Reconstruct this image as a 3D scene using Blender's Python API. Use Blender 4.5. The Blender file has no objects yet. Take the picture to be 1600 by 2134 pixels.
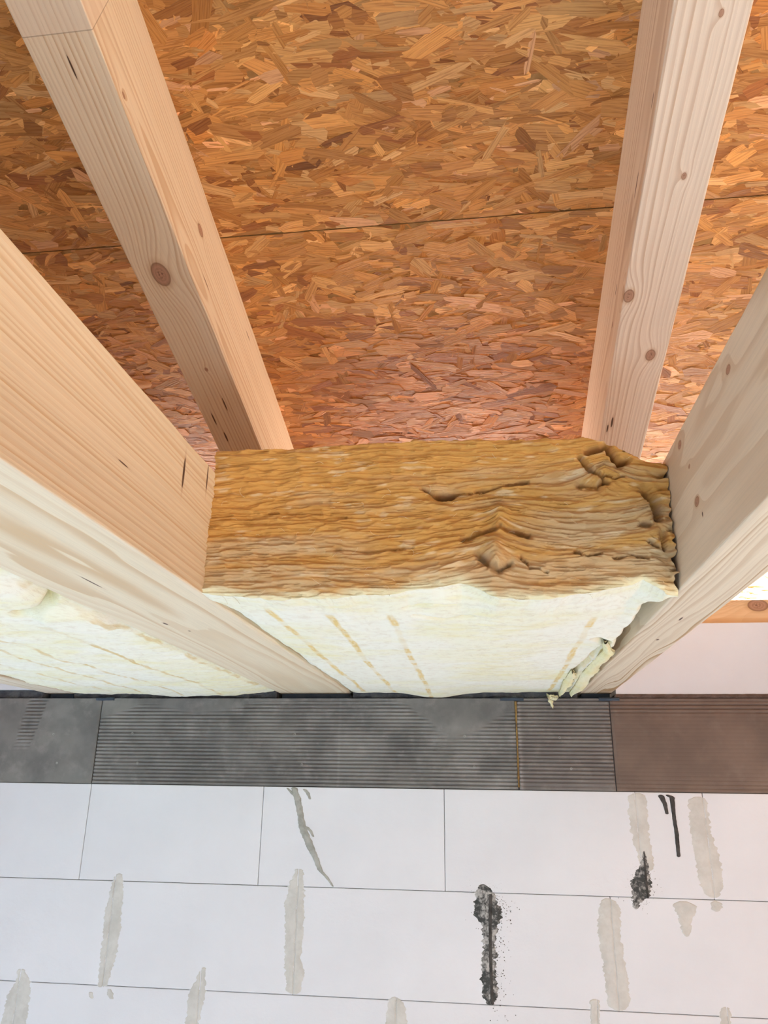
import bpy, math, random
import numpy as np
from mathutils import Matrix, Vector
random.seed(7)
rng = np.random.default_rng(11)
SC = bpy.context.scene
COL = SC.collection
PI = math.pi

# ------------------------------------------------------------------ camera
cam_d = bpy.data.cameras.new('camera')
cam = bpy.data.objects.new('camera', cam_d); COL.objects.link(cam)
cam_d.sensor_fit = 'VERTICAL'; cam_d.sensor_height = 36.0
cam_d.lens = 1595.0 / 2134.0 * 36.0
cam_d.clip_start = 0.02; cam_d.clip_end = 200
cam.matrix_world = Matrix(((0.9915, 0.0306, 0.1264, 0.0),
                           (0.1293, -0.3353, -0.9332, 0.0),
                           (0.0138, 0.9416, -0.3364, 2.2),
                           (0, 0, 0, 1)))
SC.camera = cam

# ------------------------------------------------------------------ light
w = bpy.data.worlds.new('world'); SC.world = w; w.use_nodes = True
bg = w.node_tree.nodes['Background']
bg.inputs[0].default_value = (0.86, 0.92, 1.0, 1); bg.inputs[1].default_value = 0.35

def lamp(name, kind, loc, target, energy, color, size=None, angle=None):
    l = bpy.data.lights.new(name, kind); l.energy = energy; l.color = color
    if kind == 'AREA': l.shape = 'RECTANGLE'; l.size, l.size_y = size
    if kind == 'SUN': l.angle = angle
    o = bpy.data.objects.new(name, l); COL.objects.link(o); o.location = loc
    o.rotation_euler = (Vector(target) - Vector(loc)).to_track_quat('-Z', 'Y').to_euler()
    return o
# sun falls through the window openings of the back wall onto the floor
lamp('sun', 'SUN', (-3.0, -6.0, 5.2), (0.3, -0.4, 0.0), 55.0, (0.71, 0.89, 1.0), angle=0.02)
# daylight of the back window openings
lamp('window_daylight', 'AREA', (0.0, -2.85, 1.45), (0.0, 2.0, 1.9), 5.0, (0.84, 0.92, 1.0), size=(3.4, 1.4))
# added fill lamp for warm light from the right; its opening is invented
lamp('warm_side_fill', 'AREA', (1.90, 0.0, 1.75), (-0.6, 0.9, 2.9), 17.0, (1.0, 0.72, 0.44), size=(1.2, 0.8))
# added fill lamp at attic height for the rafter sides, in an invented opening
lamp('attic_side_fill', 'AREA', (1.90, -0.3, 2.78), (-0.5, 0.8, 3.0), 23.0, (1.0, 0.84, 0.68), size=(1.2, 0.5))
# daylight thrown in under the open eaves, above the wall plate
lamp('eaves_daylight', 'AREA', (-0.15, 2.86, 2.585), (-0.15, 1.5, 2.85), 165.0, (1.0, 0.80, 0.68), size=(3.4, 0.16))

SC.view_settings.view_transform = 'Standard'; SC.view_settings.look = 'None'
SC.view_settings.gamma = 1.0; SC.view_settings.use_curve_mapping = False
SC.view_settings.exposure = 0.0

# ------------------------------------------------------------------ helpers
def tag(o, label=None, cat=None, group=None, kind=None):
    if label: o['label'] = label
    if cat: o['category'] = cat
    if group: o['group'] = group
    if kind: o['kind'] = kind
    return o

def link(name, me, mat=None, parent=None):
    o = bpy.data.objects.new(name, me); COL.objects.link(o)
    if mat is not None and len(me.materials) == 0: me.materials.append(mat)
    if parent is not None: o.parent = parent
    return o

def mesh(name, V, F, smooth=False):
    me = bpy.data.meshes.new(name); me.from_pydata([tuple(v) for v in V], [], F); me.update()
    if smooth: me.shade_smooth()
    return me

def mesh_np(name, V, Q, smooth=True):
    """V (n,3), Q (m,k) faces with k corners each."""
    me = bpy.data.meshes.new(name)
    V = np.asarray(V, np.float32); Q = np.asarray(Q, np.int32)
    m, k = Q.shape
    me.vertices.add(len(V)); me.vertices.foreach_set('co', V.ravel())
    me.loops.add(m * k); me.loops.foreach_set('vertex_index', Q.ravel())
    me.polygons.add(m)
    me.polygons.foreach_set('loop_start', np.arange(0, m * k, k, dtype=np.int32))
    me.polygons.foreach_set('loop_total', np.full(m, k, np.int32))
    me.update(calc_edges=True); me.validate()
    if smooth: me.shade_smooth()
    else: me.shade_flat()
    return me

def grid_faces(nu, nv, flip=False):
    i = np.arange(nv - 1)[:, None] * nu + np.arange(nu - 1)[None, :]
    q = np.stack([i, i + 1, i + nu + 1, i + nu], -1).reshape(-1, 4)
    return q[:, ::-1] if flip else q

def set_col(me, arr, name='Col'):
    a = me.attributes.new(name, 'FLOAT_COLOR', 'POINT')
    c = np.ones((len(arr), 4), np.float32); c[:, :3] = arr
    a.data.foreach_set('color', c.ravel())
def set_vec(me, arr, name='g'):
    a = me.attributes.new(name, 'FLOAT_VECTOR', 'POINT')
    a.data.foreach_set('vector', np.asarray(arr, np.float32).ravel())

def box_vf(x0, x1, y0, y1, z0, z1, b=0.0):
    """box with a small chamfer b on every edge"""
    if b <= 0:
        V = [(x, y, z) for z in (z0, z1) for y in (y0, y1) for x in (x0, x1)]
        return V, [(0, 2, 3, 1), (4, 5, 7, 6), (0, 1, 5, 4), (2, 6, 7, 3), (0, 4, 6, 2), (1, 3, 7, 5)]
    V = []; F = []
    X, Y, Z = (x0, x1), (y0, y1), (z0, z1)
    idx = {}
    for i in (0, 1):
        for j in (0, 1):
            for k in (0, 1):
                sx, sy, sz = (1 - 2 * i) * b, (1 - 2 * j) * b, (1 - 2 * k) * b
                for a, p in (('x', (X[i], Y[j] + sy, Z[k] + sz)), ('y', (X[i] + sx, Y[j], Z[k] + sz)), ('z', (X[i] + sx, Y[j] + sy, Z[k]))):
                    idx[(i, j, k, a)] = len(V); V.append(p)
    g = lambda i, j, k, a: idx[(i, j, k, a)]
    for i in (0, 1):
        F.append([g(i, 0, 0, 'x'), g(i, 1, 0, 'x'), g(i, 1, 1, 'x'), g(i, 0, 1, 'x')])
        F.append([g(0, i, 0, 'y'), g(1, i, 0, 'y'), g(1, i, 1, 'y'), g(0, i, 1, 'y')])
        F.append([g(0, 0, i, 'z'), g(1, 0, i, 'z'), g(1, 1, i, 'z'), g(0, 1, i, 'z')])
        for j in (0, 1):
            F.append([g(i, j, 0, 'x'), g(i, j, 1, 'x'), g(i, j, 1, 'y'), g(i, j, 0, 'y')])
            F.append([g(i, 0, j, 'x'), g(i, 1, j, 'x'), g(i, 1, j, 'z'), g(i, 0, j, 'z')])
            F.append([g(0, i, j, 'y'), g(1, i, j, 'y'), g(1, i, j, 'z'), g(0, i, j, 'z')])
            for k in (0, 1):
                F.append([g(i, j, k, 'x'), g(i, j, k, 'y'), g(i, j, k, 'z')])
    # orient outwards
    c = np.array([(x0 + x1) / 2, (y0 + y1) / 2, (z0 + z1) / 2]); VV = np.array(V)
    for n, f in enumerate(F):
        p = VV[f]; nn = np.cross(p[1] - p[0], p[2] - p[0])
        if nn @ (p.mean(0) - c) < 0: F[n] = f[::-1]
    return V, F

def box(name, x0, x1, y0, y1, z0, z1, mat, parent=None, b=0.0):
    V, F = box_vf(x0, x1, y0, y1, z0, z1, b)
    return link(name, mesh(name, V, F), mat, parent)

# numpy noise
def _h(ix, iy, seed):
    n = (ix.astype(np.int64) * 374761393 + iy.astype(np.int64) * 668265263 + seed * 974634777) & 0xffffffff
    n = ((n ^ (n >> 13)) * 1274126177) & 0xffffffff
    n = (n ^ (n >> 16)) & 0xffffffff
    return n.astype(np.float64) / 4294967295.0
def vnoise(x, y, seed=0):
    ix = np.floor(x); iy = np.floor(y); fx = x - ix; fy = y - iy
    fx = fx * fx * (3 - 2 * fx); fy = fy * fy * (3 - 2 * fy)
    a = _h(ix, iy, seed); b = _h(ix + 1, iy, seed); c = _h(ix, iy + 1, seed); d = _h(ix + 1, iy + 1, seed)
    return (a * (1 - fx) + b * fx) * (1 - fy) + (c * (1 - fx) + d * fx) * fy      # 0..1
def fbm(x, y, seed=0, o=4):
    s = 0; a = 0.5; t = 0
    for i in range(o):
        s = s + a * vnoise(x * 2 ** i, y * 2 ** i, seed + i * 17); t += a; a *= 0.5
    return s / t
def sstep(a, b, x):
    t = np.clip((x - a) / (b - a), 0, 1); return t * t * (3 - 2 * t)
def dpoly(x, y, pts):
    """distance of points to a polyline"""
    d = np.full(np.shape(x), 9.0)
    for (x0, y0), (x1, y1) in zip(pts[:-1], pts[1:]):
        dx, dy = x1 - x0, y1 - y0
        t = np.clip(((x - x0) * dx + (y - y0) * dy) / (dx * dx + dy * dy + 1e-12), 0, 1)
        d = np.minimum(d, np.hypot(x - x0 - t * dx, y - y0 - t * dy))
    return d

# ------------------------------------------------------------------ node helpers
class NT:
    def __init__(s, name):
        s.m = bpy.data.materials.new(name); s.m.use_nodes = True
        s.t = s.m.node_tree; s.n = s.t.nodes; s.l = s.t.links
        s.b = s.n['Principled BSDF']
    def node(s, typ, **kw):
        n = s.n.new(typ)
        for k, v in kw.items():
            if k.startswith('i_'): s.put(n.inputs[int(k[2:])], v)
            else: setattr(n, k, v)
        return n
    def put(s, inp, v):
        if isinstance(v, bpy.types.NodeSocket): s.l.new(v, inp)
        elif isinstance(v, (tuple, list)) and len(v) == 3 and inp.type == 'RGBA': inp.default_value = (*v, 1)
        else: inp.default_value = v
    def math(s, op, a, b=None, c=None, clamp=False):
        n = s.n.new('ShaderNodeMath'); n.operation = op; n.use_clamp = clamp
        for i, v in enumerate((a, b, c)):
            if v is not None: s.put(n.inputs[i], v)
        return n.outputs[0]
    def vmath(s, op, a, b=None):
        n = s.n.new('ShaderNodeVectorMath'); n.operation = op
        s.put(n.inputs[0], a)
        if b is not None: s.put(n.inputs[1], b)
        return n.outputs['Value'] if op in ('LENGTH', 'DISTANCE', 'DOT_PRODUCT') else n.outputs[0]
    def mix(s, f, a, b, blend='MIX'):
        n = s.n.new('ShaderNodeMix'); n.data_type = 'RGBA'; n.blend_type = blend
        s.put(n.inputs[0], f); s.put(n.inputs[6], a); s.put(n.inputs[7], b)
        return n.outputs[2]
    def noise(s, vec, scale, detail=3, rough=0.5, dist=0.0):
        n = s.n.new('ShaderNodeTexNoise'); s.put(n.inputs['Vector'], vec)
        n.inputs['Scale'].default_value = scale; n.inputs['Detail'].default_value = detail
        n.inputs['Roughness'].default_value = rough; n.inputs['Distortion'].default_value = dist
        return n.outputs[0]
    def ramp(s, f, a, b, x=0.0, y=1.0):
        n = s.n.new('ShaderNodeMapRange'); n.interpolation_type = 'SMOOTHSTEP'
        for i, v in enumerate((f, a, b, x, y)): s.put(n.inputs[i], v)
        return n.outputs[0]
    def obj(s): return s.n.new('ShaderNodeTexCoord').outputs['Object']
    def sep(s, v):
        n = s.n.new('ShaderNodeSeparateXYZ'); s.put(n.inputs[0], v); return n.outputs
    def comb(s, x, y, z):
        n = s.n.new('ShaderNodeCombineXYZ'); s.put(n.inputs[0], x); s.put(n.inputs[1], y); s.put(n.inputs[2], z); return n.outputs[0]
    def bump(s, h, strength, dist):
        n = s.n.new('ShaderNodeBump'); n.inputs['Strength'].default_value = strength
        n.inputs['Distance'].default_value = dist; s.put(n.inputs['Height'], h)
        s.l.new(n.outputs[0], s.b.inputs['Normal'])
    def fin(s, col, rough=0.7, spec=0.3):
        s.put(s.b.inputs['Base Color'], col); s.put(s.b.inputs['Roughness'], rough)
        s.b.inputs['Specular IOR Level'].default_value = spec
        return s.m

def wood(name, early, late, pith=(0.03, -0.12), ring=0.0055, warp=0.02, knots=(), slits=(), strength=1.0, seed=0.0, joint=None):
    """solid softwood: grain runs along local Y; rings round a pith line at (x, z);
    knots (x, y, z, radius) and resin slits (x, y, z, half length, half width) in local coordinates"""
    s = NT(name); p = s.obj()
    q = s.vmath('MULTIPLY', p, (1.0, 0.10, 1.0)); q = s.vmath('ADD', q, (seed, seed * 1.7, seed * 0.6))
    n1 = s.noise(q, 7.0, 2, 0.5); n2 = s.noise(q, 38.0, 2, 0.5)
    c = s.sep(p)
    r = s.vmath('LENGTH', s.comb(s.math('SUBTRACT', c[0], pith[0]), 0.0, s.math('SUBTRACT', c[2], pith[1])))
    r = s.math('ADD', r, s.math('MULTIPLY', s.math('SUBTRACT', n1, 0.5), warp * 3))
    r = s.math('ADD', r, s.math('MULTIPLY', s.math('SUBTRACT', n2, 0.5), warp * 0.22))
    ks = []
    for (x, y, z, rad) in knots:
        d = s.vmath('LENGTH', s.vmath('MULTIPLY', s.vmath('SUBTRACT', p, (x, y, z)), (1 / rad, 0.62 / rad, 1 / rad)))
        g = s.math('POWER', 2.718, s.math('MULTIPLY', s.math('POWER', s.math('MULTIPLY', d, 0.36), 2.0), -1.0))
        r = s.math('SUBTRACT', r, s.math('MULTIPLY', g, rad * 1.6))
        ks.append(d)
    n0 = s.noise(s.comb(s.math('MULTIPLY', r, 1.0), seed, 0.0), 42.0, 1, 0.5)
    r = s.math('ADD', r, s.math('MULTIPLY', n0, ring * 3.5))
    rr = s.math('DIVIDE', r, ring)
    ph = s.math('FRACT', rr)
    wn = s.n.new('ShaderNodeTexWhiteNoise'); wn.noise_dimensions = '1D'; s.put(wn.inputs['W'], s.math('FLOOR', rr))
    lw = s.math('MULTIPLY', s.ramp(ph, 0.25, 0.86), s.math('SUBTRACT', 1.0, s.ramp(ph, 0.93, 1.0)))
    fib = s.noise(s.vmath('MULTIPLY', p, (420.0, 9.0, 420.0)), 1.0, 2, 0.6)
    blot = s.noise(q, 3.2, 3, 0.5)
    f = s.math('MULTIPLY', lw, s.math('MULTIPLY', s.ramp(blot, 0.25, 0.75, 0.35, 1.0), s.math('MULTIPLY', s.ramp(wn.outputs[0], 0.0, 1.0, 0.25, 1.25), strength)), clamp=True)
    col = s.mix(f, early, late)
    col = s.mix(s.ramp(fib, 0.35, 0.75, 0.0, 0.30), col, tuple(v * 0.72 for v in early))
    if joint:
        jm = s.ramp(c[1], joint[0] - 0.001, joint[0] + 0.001)
        col = s.mix(s.math('MULTIPLY', s.math('SUBTRACT', 1.0, jm), 0.55), col, joint[1])
        jl = s.math('LESS_THAN', s.math('ABSOLUTE', s.math('SUBTRACT', c[1], joint[0])), 0.0007)
        col = s.mix(s.math('MULTIPLY', jl, 0.5), col, (0.25, 0.15, 0.08))
    for d in ks:
        col = s.mix(s.ramp(d, 1.6, 0.9, 0.0, 0.45), col, (0.50, 0.30, 0.14))
        col = s.mix(s.ramp(d, 1.04, 0.92, 0.0, 0.75), col, (0.20, 0.085, 0.045))
        kr = s.math('FRACT', s.math('MULTIPLY', d, 3.5))
        col = s.mix(s.math('MULTIPLY', s.ramp(d, 0.90, 0.80), s.ramp(kr, 0.2, 0.9, 0.85, 0.45)), col, (0.50, 0.29, 0.19))
        col = s.mix(s.math('MULTIPLY', s.ramp(d, 0.6, 0.1, 0.0, 0.8), s.ramp(s.noise(p, 220.0, 2, 0.5), 0.5, 0.6)), col, (0.16, 0.08, 0.05))
    for (x, y, z, hl, hw) in slits:
        d = s.vmath('LENGTH', s.vmath('MULTIPLY', s.vmath('SUBTRACT', p, (x, y, z)), (1 / hw, 1 / hl, 1 / hw)))
        col = s.mix(s.ramp(d, 1.9, 1.0, 0.0, 0.3), col, (0.42, 0.22, 0.1))
        col = s.mix(s.ramp(d, 1.05, 0.85, 0.0, 0.92), col, (0.06, 0.025, 0.015))
    s.bump(s.math('ADD', s.math('MULTIPLY', lw, 0.7), s.math('MULTIPLY', fib, 0.5)), 0.35, 0.0006)
    return s.fin(col, 0.62, 0.25)

def beam(name, w_, h_, L, seed=0, segs=90, c=0.003, wane=None, mat=None):
    """timber along local +Y, centred in x, bottom at z=0, chamfered, with slightly uneven sawn arrises"""
    ys = np.linspace(0, L, segs); n = 16
    V = np.zeros((segs, n, 3))
    for i, y in enumerate(ys):
        ring = []
        for k, (sx, sz) in enumerate(((-1, 0), (1, 0), (1, 1), (-1, 1))):
            j = c * (0.55 + 0.9 * vnoise(np.array(y * 23.0), np.array(float(k * 9 + seed)), seed))
            j = float(j)
            if wane and k == wane[0]: j += wane[1] * float(sstep(0.45, 0.8, fbm(np.array(y * 5.0), np.array(3.0), seed + 5, 3)))
            X = sx * w_ / 2; Z = sz * h_; ix = -sx; iz = 1 if sz == 0 else -1
            a = (X, Z + iz * j); b = (X + ix * j, Z)
            m1 = (X + ix * j * 0.12, Z + iz * j * 0.45); m2 = (X + ix * j * 0.45, Z + iz * j * 0.12)
            pts = [a, m1, m2, b]
            if k in (1, 3): pass
            else: pts = pts
            # order counter-clockwise starting bottom left
            if k == 0: ring += [a, m1, m2, b]
            if k == 1: ring += [b, m2, m1, a]
            if k == 2: ring += [a, m1, m2, b]
            if k == 3: ring += [b, m2, m1, a]
        V[i, :, 0] = [p[0] for p in ring]; V[i, :, 2] = [p[1] for p in ring]; V[i, :, 1] = y
    V = V.reshape(-1, 3)
    F = []
    for i in range(segs - 1):
        for k in range(n):
            k2 = (k + 1) % n
            F.append((i * n + k, i * n + k2, (i + 1) * n + k2, (i + 1) * n + k))
    F.append(tuple(range(n))[::-1]); F.append(tuple((segs - 1) * n + k for k in range(n)))
    F = [f[::-1] for f in F]
    me = mesh(name, V, F)
    return link(name, me, mat)

# ------------------------------------------------------------------ materials of the shell
def mat_block():
    s = NT('aerated_concrete'); p = s.obj()
    n = s.noise(p, 3.0, 4, 0.6); m = s.noise(p, 160.0, 3, 0.7); v = s.noise(p, 60.0, 2, 0.5)
    info = s.n.new('ShaderNodeObjectInfo').outputs['Random']
    col = s.mix(s.ramp(n, 0.3, 0.7), (0.74, 0.77, 0.82), (0.79, 0.82, 0.87))
    col = s.mix(s.ramp(info, 0.0, 1.0, 0.0, 0.25), col, (0.71, 0.735, 0.78))
    col = s.mix(s.ramp(s.noise(p, 45.0, 1, 0.4), 0.80, 0.84), col, (0.42, 0.40, 0.38))
    s.bump(s.math('ADD', s.math('MULTIPLY', m, 0.5), v), 0.35, 0.0012)
    return s.fin(col, 0.9, 0.2)
def mat_flat(name, a, b, scale=8, rough=0.9, bump=0.3, dist=0.002, spec=0.2):
    s = NT(name); p = s.obj(); n = s.noise(p, scale, 5, 0.6)
    col = s.mix(s.ramp(n, 0.3, 0.7), a, b); s.bump(s.noise(p, scale * 9, 4, 0.6), bump, dist)
    return s.fin(col, rough, spec)
M_block = mat_block()
M_dark = mat_flat('joint_mortar_dark', (0.10, 0.10, 0.11), (0.16, 0.16, 0.17))  # dark mortar backing that shows in the block joints
M_floor = mat_flat('screed', (0.55, 0.57, 0.60), (0.63, 0.65, 0.68), 3)
M_bounce_clay = mat_flat('bounce_clay', (0.62, 0.27, 0.17), (0.72, 0.36, 0.24), 12)  # red of the unseen right wall, chosen to bounce pink light
M_mbed = mat_flat('mortar_bed', (0.07, 0.08, 0.10), (0.16, 0.17, 0.18), 30, bump=0.8, dist=0.004)
M_mbed_brown = mat_flat('mortar_bed_brown', (0.12, 0.085, 0.07), (0.20, 0.15, 0.13), 30, bump=0.8, dist=0.004)
M_bit = mat_flat('bitumen', (0.05, 0.07, 0.10), (0.08, 0.10, 0.13), 20)
M_felt = mat_flat('roof_felt', (0.05, 0.05, 0.05), (0.07, 0.07, 0.07))
M_foam = mat_flat('expanding_foam', (0.42, 0.27, 0.09), (0.20, 0.12, 0.05), 60, bump=0.6)
M_steel = mat_flat('nail_steel', (0.25, 0.25, 0.24), (0.4, 0.4, 0.38), 60, 0.5, spec=0.5)

# ------------------------------------------------------------------ front wall
D = 2.13; XL, XR = -2.6, 1.95; TOP = 2.1935; RH = 0.2415
wall = tag(box('wall_front', XL, XR, D + 0.008, D + 0.24, 0.0, 2.4245, M_dark), kind='structure')
shared = {}
def block(x0, x1, z0, z1, y0=D, y1=None, gap=0.0014, name='block', mat=None, rnd=True):
    x0 += gap / 2; x1 -= gap / 2; z0 += gap / 2; z1 -= gap / 2
    y1 = y1 or y0 + 0.12
    key = (round(x1 - x0, 4), round(z1 - z0, 4), round(y1 - y0, 3), name)
    if key not in shared:
        V, F = box_vf(0, x1 - x0, 0, y1 - y0, 0, z1 - z0, 0.0009)
        me = mesh(name, V, F); me.materials.append(mat or M_block); shared[key] = me
    o = bpy.data.objects.new(name, shared[key]); COL.objects.link(o); o.parent = wall
    o.location = (x0, y0 + (random.uniform(-0.0005, 0.0005) if rnd else 0), z0)
    return o
# seams of each course, top course first; the lower courses go on in the same bond
rows = [[-1.0957, -0.6037, -0.1195, 0.3630, 0.5262], [-0.9932, -0.4978, -0.0160, 0.2820, 0.7740], [-1.2210, -0.7368, -0.2416, 0.2330, 0.5239]]
for k in range(9):
    z1 = TOP - k * RH if k else TOP
    z0 = TOP - (k + 1) * RH if k < 8 else 0.0
    s = rows[k] if k < 3 else [rows[k % 2 + 1][0] + i * 0.4925 for i in range(4)]
    xs = list(s)
    while xs[0] - 0.4925 > XL: xs.insert(0, xs[0] - 0.4925)
    while xs[-1] + 0.4925 < XR: xs.append(xs[-1] + 0.4925)
    xs = [XL] + xs + [XR]
    for a, b in zip(xs[:-1], xs[1:]):
        if b - a > 0.02: block(a, b, z0, z1)

# ring beam faced with grooved boards
def mat_panel(name, a, b, c):
    s = NT(name); p = s.obj()
    n = s.noise(p, 7.0, 5, 0.6); m = s.noise(p, 26.0, 4, 0.6)
    at = s.n.new('ShaderNodeAttribute'); at.attribute_name = 'Col'
    col = s.mix(s.ramp(n, 0.35, 0.65), a, b); col = s.mix(s.ramp(m, 0.5, 0.75, 0.0, 0.45), col, c)
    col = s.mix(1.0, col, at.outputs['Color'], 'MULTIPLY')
    s.bump(s.noise(p, 300.0, 3, 0.6), 0.3, 0.0006)
    return s.fin(col, 0.7, 0.35)
M_pan = mat_panel('grooved_board_grey', (0.140, 0.141, 0.138), (0.215, 0.213, 0.206), (0.30, 0.29, 0.28))
M_pan_mid = mat_panel('grooved_board_taupe', (0.15, 0.138, 0.132), (0.19, 0.178, 0.168), (0.25, 0.235, 0.22))
M_pan_warm_lit = mat_panel('grooved_board_warm_lit', (0.150, 0.112, 0.092), (0.190, 0.140, 0.112), (0.22, 0.175, 0.15))  # brown tint partly painted in for the warm light on this board
def panel(x0, x1, groove, mat, dirt, step=0.007, z0=2.1945, z1=2.4245):
    nx = int((x1 - x0) / step) + 2; nz = 200
    xs = np.linspace(x0, x1, nx); zs = np.linspace(z0, z1, nz)
    X, Z = np.meshgrid(xs, zs); g = groove(X, Z)
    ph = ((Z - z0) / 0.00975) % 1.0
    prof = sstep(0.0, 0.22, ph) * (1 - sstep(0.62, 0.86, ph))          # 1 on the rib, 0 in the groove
    yy = D - 0.0006 + (1 - prof) * 0.0034 * g
    rim = (1 - sstep(0.0, 0.003, np.minimum(X - x0, x1 - X))) * 0.002
    yy = yy + rim
    # thickness: wrap the border back
    V = np.stack([X, yy, Z], -1).reshape(-1, 3)
    F = grid_faces(nx, nz)
    bidx = np.concatenate([np.arange(nx), np.arange(1, nz) * nx + nx - 1, (nz - 1) * nx + np.arange(nx - 2, -1, -1), np.arange(nz - 2, 0, -1) * nx])
    B = V[bidx].copy(); B[:, 1] = D + 0.009
    nb = len(bidx); base = len(V); k = np.arange(nb); k2 = (k + 1) % nb
    F2 = np.stack([bidx[k], base + k, base + k2, bidx[k2]], -1)
    V = np.concatenate([V, B]); F = np.concatenate([F, F2])
    me = mesh_np('grooved_board', V, F, smooth=False)
    c = np.ones((len(V), 3)); c[:nx * nz] *= (dirt(X, Z) * (1 + g * (0.42 * prof - 0.22))).reshape(-1, 1)  # groove shade and lighter rib tops are painted into the colour
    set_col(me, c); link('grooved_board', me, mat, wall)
nz2 = lambda X, Z, s=1: fbm(X * 9, Z * 9, 40 + s, 4)
def g_left(X, Z):
    c = -1.291 - (2.43 - Z) * 0.22; wdt = 0.024 - (2.43 - Z) * 0.03
    m = (1 - sstep(wdt, wdt + 0.006, np.abs(X - c))) * sstep(2.27, 2.33, Z)
    return np.maximum(m, sstep(0.03, 0.06, -1.44 - X)) * 0.9
def g_mid(X, Z):
    n = (nz2(X, Z) - 0.5) * 0.05
    m = 1 - (1 - sstep(-0.02, 0.02, (X + 1.0) * 0.55 + (2.425 - Z) + n - 0.035 - 0.0))      # bare wedge top left
    m = sstep(0.0, 0.03, (2.425 - Z) * 2.2 + (X + 1.097) * 0.9 - 0.12 + n)
    top = sstep(0.0, 0.02, (2.43 - Z) - 0.035 * np.exp(-((X + 0.80) / 0.13) ** 2) + n * 0.3)
    low = np.where(X < -0.07, 2.425 - 0.098 * sstep(-0.26, -0.08, X), 2.425 - 0.098 + 0.062 * sstep(-0.05, 0.07, X))
    blob = sstep(-0.012, 0.012, low - Z + n) 
    blob = np.where(X < -0.27, 1.0, blob)
    return m * top * blob * (0.65 + 0.35 * sstep(0.35, 0.5, nz2(X, Z, 5)))
def g_sm(X, Z): return 0.3 + 0.7 * sstep(2.20, 2.235, Z + (nz2(X, Z, 3) - 0.5) * 0.04)
def g_right(X, Z):
    return 0.75 * sstep(2.375, 2.40, Z + (nz2(X, Z, 4) - .5) * .02) * (1 - sstep(2.415, 2.42, Z)) + 0.22 * (1 - sstep(2.20, 2.25, Z)) + 0.05
d0 = lambda X, Z: 0.82 + 0.36 * fbm(X * 5, Z * 7, 3, 4)
def d_mid(X, Z):
    d = 0.66 + 0.68 * fbm(X * 4.5, Z * 6, 9, 4)
    sm = np.exp(-((X + 0.15) / 0.11) ** 2 - ((Z - 2.385) / 0.03) ** 2); d = d - 0.10 * sm
    d = d + 0.30 * np.exp(-((X + 0.215) / 0.05) ** 2 - ((Z - 2.37) / 0.022) ** 2) * fbm(X * 60, Z * 60, 8) * 1.6
    d = d + 0.35 * np.exp(-((X + 0.115) / 0.03) ** 2 - ((Z - 2.345) / 0.018) ** 2) * fbm(X * 60, Z * 60, 18) * 1.6
    d = d + 0.18 * np.exp(-((X - 0.03) / 0.05) ** 2 - ((Z - 2.22) / 0.02) ** 2)
    d = d + 0.25 * np.exp(-((X + 0.40) / 0.002) ** 2)
    return d
def d_sm(X, Z): return 0.85 + 0.3 * fbm(X * 6, Z * 6, 5, 4) + 0.9 * np.exp(-((X - 0.080) / 0.006) ** 2) * fbm(X * 80, Z * 80, 8) * 1.3
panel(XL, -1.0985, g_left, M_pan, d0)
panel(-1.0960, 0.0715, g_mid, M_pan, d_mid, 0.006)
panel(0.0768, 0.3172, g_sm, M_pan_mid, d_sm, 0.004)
panel(0.3196, XR, g_right, M_pan_warm_lit, d0)
# nails in the boards: a rimmed round head
def nail(x, z):
    V = []; F = []; n = 12
    for r, y in ((0.0034, D + 0.0005), (0.0032, D - 0.0016), (0.0017, D - 0.0018), (0.0013, D + 0.0015)):
        for i in range(n): V.append((x + r * math.cos(2 * PI * i / n), y, z + r * math.sin(2 * PI * i / n)))
    for j in range(3):
        for i in range(n): F.append((j * n + i, j * n + (i + 1) % n, (j + 1) * n + (i + 1) % n, (j + 1) * n + i))
    F.append(tuple(3 * n + i for i in range(n)))
    link('nail', mesh('nail', V, F), M_steel, wall)
for x, z in [(-1.2302, 2.3247), (-1.2068, 2.2468), (-0.9942, 2.3287), (-0.9697, 2.2492), (-0.5263, 2.3288), (-0.5021, 2.2503), (-0.063, 2.3266), (-0.0396, 2.2492), (0.1848, 2.3245), (0.2092, 2.2473)]:
    nail(x, z)
# foam squeezed out of the seam
def bead(name, pts, r0, mat, seed, parent=wall):
    V = []; F = []; n = 8; P = []
    for (a, b) in zip(pts[:-1], pts[1:]):
        for t in np.linspace(0, 1, 24, endpoint=False): P.append(np.array(a) * (1 - t) + np.array(b) * t)
    for i, p in enumerate(P):
        r = r0 * (0.35 + 1.2 * float(fbm(np.array(i * 0.35), np.array(1.0), seed, 3)))
        for k in range(n): V.append((p[0] + r * math.cos(2 * PI * k / n), p[1] + r * 0.8 * math.sin(2 * PI * k / n), p[2]))
    for i in range(len(P) - 1):
        for k in range(n): F.append((i * n + k, i * n + (k + 1) % n, (i + 1) * n + (k + 1) % n, (i + 1) * n + k))
    return link(name, mesh(name, V, F, True), mat, parent)
bead('foam_bead', [(0.0738, D + 0.0015, 2.2), (0.0745, D + 0.0015, 2.30), (0.0745, D + 0.001, 2.422)], 0.0026, M_foam, 3)

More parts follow.
